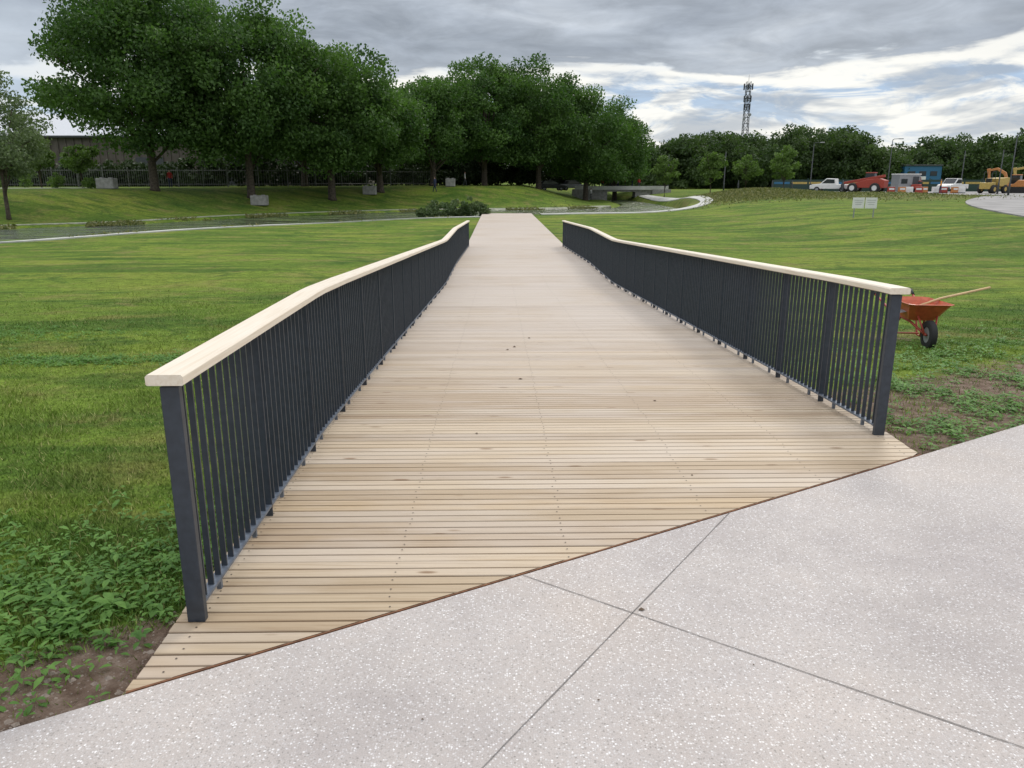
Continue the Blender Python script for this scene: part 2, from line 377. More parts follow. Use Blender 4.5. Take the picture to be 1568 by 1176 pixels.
# ---------------------------------------------------------------- railings
RH=1.05
def sweep(u0,v0,v1,sec,zoff):
    vs=sorted(set([v0,v1]+[x for x in (5.25,18,22.6) if v0<x<v1]+list(np.arange(math.ceil(v0),v1,1.0))))
    V=[];F=[];k=len(sec)
    for v in vs:
        zz=float(np.mean([zdeck(v+d) for d in (-.4,-.2,0,.2,.4)]))
        for du,dz in sec:
            x,y=L2W(u0+du,v); V.append((x,y,zz+zoff+dz))
    for i in range(len(vs)-1):
        for j in range(k): F.append((i*k+j,i*k+(j+1)%k,(i+1)*k+(j+1)%k,(i+1)*k+j))
    F.append(tuple(range(k))[::-1]); F.append(tuple((len(vs)-1)*k+j for j in range(k)))
    return V,F
def rect(w,h): return [(-w/2,-h/2),(w/2,-h/2),(w/2,h/2),(-w/2,h/2)]
def railing(u0,v0,v1,inner):
    R=empty('bridge_railing')
    V,F=sweep(u0,v0-.05,v1+.05,[(-.07,.004),(-.064,0),(.064,0),(.07,.004),(.07,.034),(.062,.042),(-.062,.042),(-.07,.034)],RH-.042)
    mesh_py('timber_handrail',V,F,M_rail,R)
    V,F=sweep(u0,v0,v1,rect(.06,.010),RH-.049); mesh_py('top_flat_bar',V,F,M_steel,R)
    A=Acc(); V,F=sweep(u0,v0,v1,rect(.045,.012),.06); A.add(V,F); 
    P=Acc(); B=Acc(); n=int(round((v1-v0)/1.02)); sp=(v1-v0)/n
    def blk(acc,v,a0,a1,th,z0,z1):
        q_=[]
        for zz in (z0,z1):
            for a_,b_ in ((a0,-th/2),(a1,-th/2),(a1,th/2),(a0,th/2)):
                xx,yy=L2W(u0+a_,v+b_); q_.append((xx,yy,zz))
        acc.add(q_,BF)
    for i in range(n+1):
        v=v0+i*sp; end=i in (0,n); th=.035 if end else .012; w=.072 if end else .046
        z=float(zdeck(v)); blk(P,v,-w/2,w/2,th,z-.003,z+RH-.055)
        if i<n:
            for k in range(1,12):
                vv=v+sp*k/12; z2=float(zdeck(vv)); blk(B,vv,-.0125,.0125,.009,z2+.06,z2+RH-.05)
                if k in (3,9): blk(A,vv,-.008,.012,.02,z2-.002,z2+.056)
    P.obj('posts',M_steel,R,bevel=.003); B.obj('balusters',M_steel,R); A.obj('bottom_rail',M_galv,R)
railing(-1.965,2.845,32.2,1); railing(1.965,5.15,32.2,-1)
# ---------------------------------------------------------------- foliage
def rand_unit(n):
    v=rng.normal(size=(n,3)); return v/np.linalg.norm(v,axis=1,keepdims=True)
def leaf_quads(C,size,var,flat=.0,asp=.62):
    n=len(C); nrm=rand_unit(n); nrm[:,2]=nrm[:,2]*(1-flat)+flat*1.2; nrm/=np.linalg.norm(nrm,axis=1,keepdims=True)
    u=np.cross(nrm,rand_unit(n)); u/=np.linalg.norm(u,axis=1,keepdims=True)+1e-9; w=np.cross(nrm,u)
    s=size[:,None]*.5; V=np.stack([C-u*s,C-w*s*asp+nrm*s*.15,C+u*s,C+w*s*asp+nrm*s*.15],1).reshape(-1,3)
    return V,np.arange(4*n).reshape(-1,4),np.repeat(var,4)
def crown(cx,cy,cz,r,hh,nclump,nleaf,crad,size,flatbot=True):
    d=rand_unit(nclump); rad=rng.uniform(.25,1,nclump)**.5
    ph=rng.uniform(0,6.28,4); az=np.arctan2(d[:,1],d[:,0])
    lob=1+.10*np.sin(3*az+ph[0])+.08*np.sin(5*az+ph[1]+d[:,2]*3)+.06*np.sin(4*d[:,2]*3+ph[2])
    K=d*rad[:,None]*lob[:,None]*np.array([r,r,hh])
    K[:,2]=np.where(K[:,2]<-hh*.8,-hh*.8+rng.uniform(-.4,.4,nclump),K[:,2])
    K[:,:2]*=(1+.10*sstep(.2,-.8,K[:,2]/hh))[:,None]
    K+=np.array([cx,cy,cz])
    cr=crad*rng.uniform(.55,1.35,nclump); idx=rng.choice(nclump,nleaf,p=cr**2/np.sum(cr**2))
    o=rand_unit(nleaf)*(rng.uniform(0,1,nleaf)**.38)[:,None]*np.array([1,1,.7]); C=K[idx]+o*cr[idx][:,None]
    C+=rng.normal(0,.09*crad,(nleaf,3))
    cv=rng.uniform(0,1,nclump); var=np.clip(.6*cv[idx]+.4*rng.uniform(0,1,nleaf),0,1)
    return K,C,size*rng.uniform(.6,1.4,nleaf),var
def tree(name,x,y,h,r,leafm=M_leaf,nleaf=42000,nclump=120,size=.31,cb=2.0,crad=1.5,trunk=.38,z=None):
    z=float(H(x,y)) if z is None else z
    e=empty(name,(x,y,z),0)
    cz=(cb+h)/2; hh=(h-cb)/2
    K,C,sz,var=crown(0,0,cz,r*.88,hh*.92,nclump,nleaf,crad,size)
    V,F,va=leaf_quads(C,sz,var,.35)
    mesh_np('crown',V,F,[leafm],{'var':va},parent=e)
    A=Acc(); top=h*.72; bend=rng.normal(0,.15,2)
    pts=[(0,0,-.1),(0,0,.25)]+[(bend[0]*t*t*2,bend[1]*t*t*2,top*t) for t in (.2,.4,.6,.8,1)]
    A.tube(pts,[trunk*1.35,trunk*1.05,trunk*.9,trunk*.75,trunk*.55,trunk*.35,trunk*.15],10)
    for k in range(16):
        c=K[rng.integers(nclump)]; s=rng.uniform(.15,.6)*top; p0=Vector((0,0,max(s,cb*.7))); p2=Vector(c); p1=p0.lerp(p2,.5)+Vector((0,0,rng.uniform(-.2,.8)))
        A.tube([p0,p0.lerp(p1,.5),p1,p2],[trunk*.38,trunk*.3,trunk*.2,.03],6)
    A.obj('trunk_and_limbs',M_bark,e,True)
big='plane_tree'
tree(big,-32.4,72,18.8,8.6,nleaf=64000,nclump=260,crad=1.6); tree(big,-25,76,18.4,8.4,nleaf=60000,nclump=250,crad=1.6); tree(big,-18.4,81,16.0,7.4,nleaf=48000,nclump=200)
tree(big,-14.6,88,11.8,6.0,nleaf=30000,nclump=130); tree(big,-9.6,97,12.4,6.0,nleaf=32000,nclump=130)
tree(big,-3.6,104,16.0,7.2,nleaf=44000,nclump=200); tree(big,3.6,108,15.9,7.8,nleaf=44000,nclump=200); tree(big,10.4,112,14.9,7.8,nleaf=42000,nclump=200); tree(big,15.8,122,13.2,6.2,nleaf=25000,nclump=120)
tree(big,-24,92,14.5,7,nleaf=24000,nclump=120); tree(big,-6.5,116,13.0,6.5,nleaf=20000,nclump=100); tree(big,1,120,13.5,6.5,nleaf=20000,nclump=100)
tree('willow_tree',-35.2,55,10.2,3.4,M_leafg,13000,70,.2,1.8,.8,.14)
for (x,y,h,r) in ((-45,76,4.5,1.4),(-40,74,4.2,1.3),(-52,78,4.5,1.5),(24.5,98,5.4,1.6),(28.8,98,5.,1.7),(33.5,98,5.8,1.7),(20,104,5.5,1.6)):
    tree('young_tree',x,y,h,r,M_leaf3,2600,26,.26,1.4,.55,.06)
def mass(name,crowns,m,size,lpc,clumps,crad):
    Vs=[];Fs=[];vs=[];n=0
    for (x,y,z,r,h) in crowns:
        K,C,sz,var=crown(x,y,z+h*.5,r,h*.5,clumps,lpc,crad,size)
        V,F,va=leaf_quads(C,sz,var,.3); Vs.append(V);Fs.append(F+n);vs.append(va); n+=len(V)
    return mesh_np(name,np.concatenate(Vs),np.concatenate(Fs),[m],{'var':np.concatenate(vs)})
def px(u,Yd): return (u-784)*Yd/1215.
cr=[]
prof_t=[(975,236),(1020,224),(1060,204),(1105,202),(1150,205),(1200,208),(1250,202),(1300,198),(1340,228),(1380,224),(1420,214),(1470,220),(1510,212),(1560,206),(1620,204),(1700,208),(1800,208)]
for k_,u in enumerate(np.arange(985,1800,13)):
    Yd=155+rng.uniform(-10,14); top=np.interp(u,[p[0] for p in prof_t],[p[1] for p in prof_t])+rng.uniform(-4,12)
    h=(275-top)/1178*1.07*Yd+1.7; cr.append((px(u,Yd),Yd,-.5,rng.uniform(3.4,4.8),h))
mass('distant_treeline',cr,M_leaf2,.52,4600,40,1.6)
cr=[(x,168+rng.uniform(-3,3),-.5,3.6,rng.uniform(4.5,6.5)) for x in np.arange(28,150,3.6)]
mass('distant_understorey',cr,M_hedge,.7,1300,26,1.5)
cr=[(x,190+rng.uniform(-5,8),0,7,9+rng.uniform(-1,2)) for x in np.arange(-120,60,8)]
mass('distant_woodland',cr,M_leaf2,.9,1800,26,2.2)
cr=[(x,float(np.interp(x,[-110,-50,-30,-10,20],[92,90,93,112,132]))+rng.uniform(-1,1),.8,2.6,rng.uniform(3.0,4.6)*(1 if x>-36 else .6)) for x in np.arange(-62,20,2.6)]
mass('boundary_hedge',cr,M_hedge,.42,2200,22,1.0)
cr=[(x,71+rng.uniform(-1,1)+abs(x+30)*.12,.9,.8,rng.uniform(.6,1.6)) for x in np.arange(-60,-36,3.1)]
mass('low_shrubs',cr,M_leaf3,.18,700,12,.35)
mass('bank_shrub',[(-5.6,64.2,-1.3,1.3,1.3),(-4.2,64.6,-1.3,1.3,1.5),(-3.0,65.2,-1.3,1.1,1.2),(-6.8,63.4,-1.3,1.0,.8)],leafmat('shrub_foliage',(.045,.08,.03),(.14,.19,.08),.2),.16,2200,30,.3)
n=24000; tx=rng.normal(29,9,n); ty=rng.normal(84.5,5,n); k=(sdpoly(tx,ty,WP)>2); tx=tx[k];ty=ty[k]; hz=H(tx,ty); s=rng.uniform(.1,.34,len(tx))
V,F,va=leaf_quads(np.stack([tx,ty,hz+s*.2],1),s,rng.uniform(0,1,len(tx)),0,.35); mesh_np('rough_grass_bank',V,F,[M_tuft],{'var':va})
# reeds along the water margins
n=16000; seg=rng.integers(1,5,n); tt=rng.random(n); A_=WP[seg-0]; B_=WP[np.minimum(seg+1,5)]; pxy=WP[seg-1]*(1-tt)[:,None]+WP[seg]*tt[:,None]
seg2=rng.integers(14,19,n); px2=WP[seg2]*(1-tt)[:,None]+WP[seg2+1]*tt[:,None]; sel=rng.random(n)<.25; pxy=np.where(sel[:,None],pxy,px2)+rng.normal(0,.5,(n,2))
s=rng.uniform(.12,.36,n); cl=np.sin(pxy[:,0]*1.1)+np.sin(pxy[:,1]*.7+pxy[:,0]*.4); k=cl>.1; pxy=pxy[k]; s=s[k]
V,F,va=leaf_quads(np.stack([pxy[:,0],pxy[:,1],np.maximum(H(pxy[:,0],pxy[:,1]),-1.36)+s*.3],1),s,rng.uniform(0,1,len(s)),0,.3); mesh_np('water_margin_plants',V,F,[M_tuft],{'var':va})
# ---------------------------------------------------------------- grass blades
def keep(x,y):
    u,v=W2L(x,y); return (dconc(x,y)>.02)&((np.abs(u)>2.07)|(v<2.3))
n=600000; r=np.exp(rng.uniform(math.log(2.),math.log(24),n)); an=rng.uniform(-.9,.9,n); x=r*np.sin(an); y=r*np.cos(an)
sm=soilmask(x,y); wob=.5+.5*np.sin(x*7.3+2*np.sin(y*5.1))*np.sin(y*6.1+x*2)
k=keep(x,y)&(rng.uniform(0,1,n)>np.clip(sm*1.25-.3*wob,0,.97))&(rng.uniform(0,1,n)>sstep(9,23,r)); x=x[k];y=y[k];r=r[k]; n=len(x); z=H(x,y)
tuft=np.clip(.5+.35*np.sin(x*1.7+2.1*np.sin(y*1.3))+.35*np.sin(y*2.3+1.7*np.sin(x*2.9))+.2*np.sin(x*6.1+y*4.3),0,1)
h=rng.uniform(.010,.026,n)*(1+.02*r)*(.75+1.0*tuft**2); w=.0022*(1+.11*r); th=rng.uniform(0,6.28,n); ln=rng.uniform(.2,1.3,n); lt=rng.uniform(0,6.28,n)
dx=np.cos(th)*w;dy=np.sin(th)*w
V=np.empty((n,3,3)); V[:,0]=np.stack([x-dx,y-dy,z-.005],1); V[:,1]=np.stack([x+dx,y+dy,z-.005],1); V[:,2]=np.stack([x+np.cos(lt)*h*ln,y+np.sin(lt)*h*ln,z+h],1)
mesh_np('lawn_grass',V.reshape(-1,3),np.arange(3*n).reshape(-1,3),[M_blade],{'var':np.repeat(rng.uniform(0,1,n),3)})
# ---------------------------------------------------------------- weeds
def weeds(name,pts,smin,smax,tall=1.):
    Vs=[];Fs=[];va=[];n=0
    for (x,y) in pts:
        z=float(H(x,y)); s=rng.uniform(smin,smax); nl=rng.integers(5,10); hh=s*rng.uniform(.6,1.8)*tall; cv=rng.random()
        for k in range(nl):
            an=k*2.4+rng.uniform(-.4,.4); f=(k+1)/nl; zb=z+hh*f*.8; L=s*rng.uniform(.6,1.15)*(1.1-.4*f); W=L*rng.uniform(.30,.46); up=rng.uniform(-.25,.55)
            d=np.array([math.cos(an),math.sin(an),0]); p=np.array([-d[1],d[0],0]); o=np.array([x,y,zb])+d*.008
            ring=[(0,0,0),(.3,.75,.04),(.62,.9,.0),(1.,0,-.22),(.62,-.9,0),(.3,-.75,.04),(.5,0,-.03)]
            for (a_,b_,c_) in ring:
                Vs.append(o+d*a_*L+p*b_*W*.6+np.array([0,0,(up*a_+c_)*L]))
                va.append(min(1,max(0,cv*.6+rng.uniform(0,.4))))
            Fs+=[(n,n+1,n+6),(n+1,n+2,n+6),(n+2,n+3,n+6),(n+3,n+4,n+6),(n+4,n+5,n+6),(n+5,n,n+6)]; n+=7
    return mesh_np(name,Vs,Fs,[M_weed],{'var':va})
P=[]
while len(P)<1250:
    x=rng.uniform(-4.6,-1.4); d=abs(rng.normal(.85,.5)); y=3.16+.6*x+d*1.166
    if keep(np.array(x),np.array(y)) and W2L(x,y)[0]<-2.1 and y<4.4+rng.normal(0,.25) and not (d<.45 and rng.random()<.6): P.append((x,y))
weeds('weed_patch',P,.02,.075,1.3)
P=[]
while len(P)<2600:
    x=rng.uniform(2.85,11); d=abs(rng.normal(1.1,.9)); y=3.16+.6*x+d*1.166
    cl=math.sin(x*3.1+1)*math.sin(y*2.7+x)
    if keep(np.array(x),np.array(y)) and W2L(x,y)[0]>2.12 and (cl>-.15 or rng.random()<.12): P.append((x,y))
weeds('weed_patch',P,.03,.085)
P=[(-1.78,3.0),(-1.70,3.12),(-1.88,3.07),(-1.70,2.93),(-2.05,2.75),(-2.2,2.95)]
weeds('dock_plant',P,.08,.12,1.1)
P=[(rng.uniform(-7.5,-3.0),8.45+rng.normal(0,.16)) for _ in range(800)]+[(rng.normal(-7.2,.9),rng.normal(10.5,.4)) for _ in range(300)]
weeds('clover_patch',[p for p in P if p[0]<-1.6],.03,.07,.6)
A=Acc()
for _ in range(1100):
    if rng.random()<.6: x=rng.uniform(-3.2,-1.4); d=abs(rng.normal(.12,.22))
    else: x=rng.uniform(2.9,8); d=rng.uniform(.02,2.2)
    y=3.16+.6*x+d*1.166+.02
    if not keep(np.array(x),np.array(y)): continue
    s=float(rng.choice([.004,.006,.009,.018],p=[.4,.3,.2,.1])); z=float(H(x,y)); o=[(x+s*a_*rng.uniform(.6,1.2),y+s*b_*rng.uniform(.6,1.2),z+s*c_*.6) for a_,b_,c_ in ((1,0,0),(0,1,0),(-1,0,0),(0,-1,0),(0,0,1),(0,0,-1))]
    A.add(o,[(0,1,4),(1,2,4),(2,3,4),(3,0,4),(1,0,5),(2,1,5),(3,2,5),(0,3,5)])
A.obj('soil_stones',mat('stone',(.27,.22,.18),.9,noise=.4,nscale=40))
A=Acc()
for (x,y,s) in ((.03,9.0,.03),(.22,9.7,.022),(.08,7.1,.02),(-.05,8.8,.02),(.545,2.88,.014),(.30,2.30,.006),(-.3,2.2,.005),(.9,2.5,.005),(-.25,5.2,.012),(1.1,4.4,.01),(1.2,6.2,.014)):
    z=(float(zdeck(y)) if y>4 else 0.0)+.004
    o=[(x+s*a_*rng.uniform(.6,1.3),y+s*b_*rng.uniform(.6,1.3),z+s*c_*.45) for a_,b_,c_ in ((1,0,0),(0,1,0),(-1,0,0),(0,-1,0),(0,0,1),(0,0,-.01))]
    A.add(o,[(0,1,4),(1,2,4),(2,3,4),(3,0,4)])
A.obj('mud_crumbs',mat('mud',(.14,.10,.07),.95))
# ---------------------------------------------------------------- wheelbarrow
wz=float(H(5.25,9.6)); W=empty('wheelbarrow',(5.2,9.75,wz),math.radians(-6)); W.scale=(.95,.95,.95)
def loft(parent,name,rings,m,cap=True,bevel=0):
    k=len(rings[0]); V=[p for r_ in rings for p in r_]; F=[]
    for i in range(len(rings)-1):
        for j in range(k): F.append((i*k+j,i*k+(j+1)%k,(i+1)*k+(j+1)%k,(i+1)*k+j))
    if cap: F.append(tuple(range(k))[::-1])
    return mesh_py(name,V,F,m,parent,bevel=bevel)
def rr(x0,x1,y0,y1,z0,z1):
    c=.06; return [(x0+c,y0,z0),(x1-c,y0,z0),(x1,y0+c,z0),(x1,y1-c,z1),(x1-c,y1,z1),(x0+c,y1,z1),(x0,y1-c,z1),(x0,y0+c,z0)]
o=loft(W,'tray',[rr(-.17,.17,-.2,.3,.34,.34),rr(-.25,.25,-.38,.42,.54,.52),rr(-.275,.275,-.42,.46,.58,.56),rr(-.285,.285,-.43,.47,.575,.555)],M_barrow)
o.modifiers.new('s','SOLIDIFY').thickness=.006
wheel(W,'wheel',(0,-.42,.19),.19,.08,M_black,M_grey)
for ch in [c_ for c_ in W.children if c_.name.startswith('wheel')]:
    ch.rotation_euler=(0,0,math.pi/2); ch.location=(-.42,-.42,0)
A=Acc()
for s in (-1,1):
    A.tube([(s*.05,-.46,.19),(s*.13,-.1,.31),(s*.2,.4,.36),(s*.27,.98,.55)],[.016]*4,8)
    A.tube([(s*.16,.15,.33),(s*.22,.38,.02),(s*.22,.50,.02),(s*.19,.56,.38)],[.014]*4,8)
    A.tube([(s*.06,-.44,.19),(s*.12,-.3,.42)],[.012]*2,8)
A.tube([(-.22,.44,.05),(.22,.44,.05)],[.011]*2,8); A.tube([(-.07,-.42,.19),(.07,-.42,.19)],[.012]*2,8)
A.obj('frame',M_red,W,True)
A=Acc(); 
for s in (-1,1): A.tube([(s*.262,.9,.53),(s*.285,1.06,.58)],[.02,.02],8)
A.obj('grips',M_black,W,True)
S2=empty('garden_shovel',(5.2,9.75,wz),0)
A=Acc(); A.tube([(-.10,-.05,.46),(.28,.05,.565),(1.02,.25,.68)],[.017,.017,.016],8); A.obj('shaft',M_wood,S2,True)
A=Acc(); A.add([(-.10,-.13,.46),(-.10,.03,.46),(-.24,.03,.42),(-.28,-.05,.40),(-.24,-.13,.42),(-.10,-.05,.48)],[(0,5,4),(5,3,4),(5,2,3),(5,1,2)]); A.obj('blade',M_grey,S2)
# ---------------------------------------------------------------- site sign
sx,sy=20.9,46.8; sz=float(H(sx,sy)); G=empty('site_sign',(sx,sy,sz),math.radians(-8))
for s in (-.55,.55): box(G,'leg',(s,.03,.55),(.06,.05,1.1),M_grey,.005)
box(G,'board_left',(-.36,0,.86),(.66,.03,.62),M_white,.005); box(G,'board_right',(.36,0,.86),(.66,.03,.62),M_white,.005)
for s in (-.36,.36):
    for k in range(3): box(G,'text_line',(s,-.02,1.02-.12*k),(.5-.07*(k%3),.004,.018),M_grey,0)
# ---------------------------------------------------------------- concrete blocks
for (u,Yd,w) in ((165,70,1.6),(396,74,1.5),(566,86,1.4),(690,94,1.1)):
    x=px(u,Yd); z=float(H(x,Yd)); B=empty('concrete_block',(x,Yd,z),rng.uniform(-.1,.1))
    box(B,'body',(0,0,.45),(w,.8,.9),M_block,.05); box(B,'top_lug_left',(-w*.25,0,.93),(.25,.4,.07),M_block,.02); box(B,'top_lug_right',(w*.25,0,.93),(.25,.4,.07),M_block,.02)
# ---------------------------------------------------------------- fence
Fe=empty('boundary_fence'); A=Acc(); Bm=Acc()
fx=np.arange(-95,-8,2.5); fy=lambda x: float(np.interp(x,[-110,-50,-30,-10],[80,82,84,103]))
for x in fx:
    z=float(H(x,fy(x))); A.box((x,fy(x),z+1.0),(.09,.09,2.1))
for x in np.arange(-95,-10.5,.22):
    z=float(H(x,fy(x))); Bm.box((x,fy(x)-.06,z+.95),(.03,.02,1.8))
for x0,x1 in zip(fx[:-1],fx[1:]):
    for hh in (.3,1.7):
        A.tube([(x0,fy(x0),float(H(x0,fy(x0)))+hh),(x1,fy(x1),float(H(x1,fy(x1)))+hh)],[.025,.025],4)
A.obj('posts_and_rails',M_fence,Fe); Bm.obj('pales',M_fence,Fe)
# ---------------------------------------------------------------- warehouse
Wh=empty('industrial_warehouse',(-70,104,.7),math.radians(0))
box(Wh,'walls',(0,12,3.1),(96,24,6.4),M_wall,0)
A=Acc()
for k in range(-46,47,1): A.box((k*1.03,-.06,3.1),(.14,.12,6.3))
A.obj('cladding_ribs',M_wall,Wh)
prism_v=[(-48.5,-.5,6.32),(48.5,-.5,6.32),(48.5,12,10.0),(-48.5,12,10.0),(48.5,24.5,6.32),(-48.5,24.5,6.32)]
mesh_py('roof',prism_v,[(0,1,2,3),(3,2,4,5),(0,3,5),(1,4,2),(0,5,4,1)],M_roof,Wh)
box(Wh,'gutter',(0,-.45,6.36),(97,.2,.25),M_dark,.02)
for k in range(-4,5): box(Wh,'shutter_door',(k*10+3,-.14,1.9),(3.6,.06,3.8),M_dark,.01)
Bb=empty('blue_unit_building',(px(1410,142),142,.05),0)
box(Bb,'walls',(0,4,2.0),(6.6,8,4.0),M_blue,.03); box(Bb,'parapet',(0,3.97,4.1),(6.8,8.3,.25),M_dark,.03)
for k in range(3): box(Bb,'window',(-2.0+k*1.95,-.02,2.7),(1.2,.08,.8),M_glass,.01)
box(Bb,'door',(0,-.03,1.1),(1.2,.1,2.2),M_white,.01)
# ---------------------------------------------------------------- mast
mx,my=62,215; Ms=empty('telecom_mast',(mx,my,0)); A=Acc(); top=26.5
w0,w1=.85,.5
def leg(z,i): w=w0+(w1-w0)*z/top; return (w*(1 if i in(0,3) else -1),w*(1 if i in(0,1) else -1),z)
for i in range(4): A.tube([leg(0,i),leg(top,i)],[.10,.08],6)
zs=np.arange(0,top,1.6)
for z0,z1 in zip(zs[:-1],zs[1:]):
    for i in range(4):
        j=(i+1)%4; A.tube([leg(z0,i),leg(z1,j)],[.05,.05],4); A.tube([leg(z1,i),leg(z1,j)],[.05,.05],4)
A.obj('lattice',M_dark,Ms)
A=Acc()
for zc,rr_ in ((25.2,1.2),(22.2,.95),(20.2,.8)):
    for i in range(6):
        an=i*math.pi/3+.3; A.box((rr_*math.cos(an),rr_*math.sin(an),zc),(.26,.26,1.5)); A.tube([(0,0,zc),(rr_*math.cos(an),rr_*math.sin(an),zc)],[.05,.05],4)
A.tube([(0,0,26),(0,0,28.2)],[.06,.03],6); A.obj('antenna_panels',M_dark,Ms)
A=Acc()
for (dx_,dz) in ((.7,18.2),(-.7,17.3)): A.tube([(dx_,-.7,dz),(dx_,-1.0,dz)],[.4,.35],14)
A.obj('dishes',M_grey,Ms)
def lamp(x,y,h,arm=True):
    z=float(H(x,y)); L=empty('street_lamp' if h>3 else 'tree_stake',(x,y,z)); A=Acc(); A.tube([(0,0,0),(0,0,1.2),(0,0,1.25),(0,0,h)],[.11,.10,.07,.05],8)
    if arm: A.tube([(0,0,h),(.2,0,h+.12),(.9,0,h+.15)],[.05,.04,.04],6)
    A.obj('column',M_dark,L,True); 
    if arm: box(L,'lantern',(1.1,0,h+.15),(.6,.24,.12),M_grey,.03)
for (u,Yd,h) in ((1108,105,5.2),(1022,120,5.5),(1240,112,6.5),(1358,108,6.8),(1545,84,6.2),(1528,92,5),(1470,110,5.5)): lamp(px(u,Yd),Yd,h,u in(1240,1358,1545))
for u in (1130,1182,1212,1290):
    lamp(px(u,97),97,1.6,False)
# ---------------------------------------------------------------- vehicles
def zat(x,y): return max(float(H(x,y)),.11 if y>85 else .06)
def pickup(x,y,rz,m):
    E=empty('pickup_truck',(x,y,zat(x,y)),rz)
    prism(E,'body',[(-2.5,.45),(-2.5,1.0),(-.75,1.02),(-.55,1.05),(1.2,1.08),(2.2,.98),(2.5,.8),(2.5,.42)],1.75,m,.06)
    prism(E,'cab',[(-.75,1.03),(-.65,1.72),(.45,1.76),(1.25,1.06)],1.6,m,.06)
    prism(E,'side_windows',[(-.62,1.15),(-.55,1.62),(.40,1.65),(1.0,1.13)],1.63,M_glass,.01)
    prism(E,'windscreen',[(.5,1.70),(1.2,1.1),(1.24,1.12),(.54,1.73)],1.4,M_glass,.0)
    for sx_ in (-1.6,1.55):
        for sy_ in (-.8,.8): wheel(E,'wheel',(sx_,sy_,.36),.36,.22,M_black,M_grey)
    box(E,'front_bumper',(2.52,0,.55),(.14,1.7,.22),M_dark,.03); box(E,'rear_bumper',(-2.52,0,.55),(.14,1.6,.18),M_dark,.03)
    for s in (-.65,.65): box(E,'headlamp',(2.47,s,.82),(.08,.3,.14),M_white,.02)
def car(x,y,rz,m):
    E=empty('parked_car',(x,y,zat(x,y)),rz)
    prism(E,'body',[(-2.1,.35),(-2.15,.85),(-1.8,.95),(1.1,.92),(2.0,.75),(2.1,.35)],1.7,m,.08)
    prism(E,'cabin',[(-1.8,.93),(-1.3,1.42),(.3,1.45),(1.15,.9)],1.5,M_glass,.06); prism(E,'roof',[(-1.25,1.43),(.28,1.46),(.25,1.5),(-1.2,1.48)],1.4,m,.01)
    for sx_ in (-1.3,1.3):
        for sy_ in (-.76,.76): wheel(E,'wheel',(sx_,sy_,.32),.32,.2,M_black,M_grey)
def telehandler(x,y,rz):
    E=empty('telehandler',(x,y,zat(x,y)),rz)
    prism(E,'chassis',[(-2.3,.6),(-2.4,1.5),(-1.6,1.75),(-.2,1.6),(1.6,1.1),(2.1,.95),(2.1,.6)],1.5,M_red,.06)
    prism(E,'cab',[(-.9,1.3),(-.8,2.4),(.2,2.4),(.55,1.3)],.8,M_glass,.04,y0=-.45); prism(E,'cab_roof',[(-.9,2.38),(-.85,2.5),(.25,2.5),(.3,2.38)],.85,M_red,.02,y0=-.45)
    prism(E,'boom',[(-2.3,1.9),(-2.25,2.2),(2.6,1.35),(2.9,.9),(2.6,1.05)],.35,M_red,.03,y0=.35)
    for sx_ in (-1.35,1.4):
        for sy_ in (-.85,.85): wheel(E,'wheel',(sx_,sy_,.6),.6,.4,M_black,M_white)
    box(E,'fork_carriage',(2.95,0,.7),(.1,1.1,.7),M_dark,.02)
    for s in (-.35,.35): box(E,'fork',(3.5,s,.35),(1.1,.1,.05),M_dark,0)
def excavator(x,y,rz,m,s=1.):
    E=empty('excavator',(x,y,zat(x,y)),rz); E.scale=(s,s,s)
    for sy_ in (-.9,.9): prism(E,'track',[(-1.5,.15),(-1.65,.42),(-1.45,.7),(1.45,.7),(1.65,.42),(1.5,.15),(1.2,0),(-1.2,0)],.45,M_black,.05,y0=sy_)
    box(E,'undercarriage',(0,0,.6),(1.8,1.3,.35),M_dark,.03)
    prism(E,'house',[(-1.9,.85),(-1.95,1.75),(-.4,1.85),(.1,1.3),(1.1,1.2),(1.1,.85)],2.0,m,.08)
    prism(E,'cab',[(-.3,.95),(-.25,2.5),(.75,2.5),(1.05,1.6),(1.05,.95)],.9,M_glass,.04,y0=-.5); prism(E,'cab_roof',[(-.3,2.5),(-.25,2.62),(.8,2.62),(.85,2.5)],.95,m,.03,y0=-.5)
    prism(E,'boom',[(.9,1.2),(1.5,2.9),(2.7,3.6),(4.0,3.3),(3.95,3.05),(2.75,3.25),(1.8,2.6),(1.25,1.2)],.3,m,.03,y0=.3)
    prism(E,'dipper_arm',[(3.7,3.5),(4.15,3.4),(3.6,1.0),(3.4,1.0)],.24,m,.03,y0=.3)
    prism(E,'bucket',[(3.3,1.1),(3.75,1.05),(3.7,.45),(3.2,.2),(2.8,.45),(3.0,.6),(3.25,.5)],.8,M_dark,.02,y0=.3)
def dumper(x,y,rz):
    E=empty('site_dumper',(x,y,zat(x,y)),rz)
    prism(E,'chassis',[(-1.7,.5),(-1.7,1.25),(-.6,1.3),(-.5,.8),(1.2,.8),(1.2,.5)],1.3,M_yel,.05)
    prism(E,'skip',[(-.3,1.0),(-.4,1.75),(1.7,1.85),(1.9,1.5),(1.2,.85),(.1,.8)],1.7,M_yel,.04)
    A=Acc()
    for s in (-.5,.5): A.tube([(-1.3,s,1.2),(-1.25,s,2.5),(-.6,s,2.5),(-.6,s,1.2)],[.04]*4,6)
    A.obj('roll_bar',M_dark,E); box(E,'seat',(-1.0,0,1.5),(.5,.5,.5),M_black,.05)
    for sx_ in (-1.1,1.0):
        for sy_ in (-.8,.8): wheel(E,'wheel',(sx_,sy_,.5),.5,.35,M_black,M_yel)
pickup(px(1272,104),104,math.pi*.80,M_white); telehandler(px(1326,100),100,math.pi*.75); pickup(px(1458,104),104,math.pi*1.2,M_white)
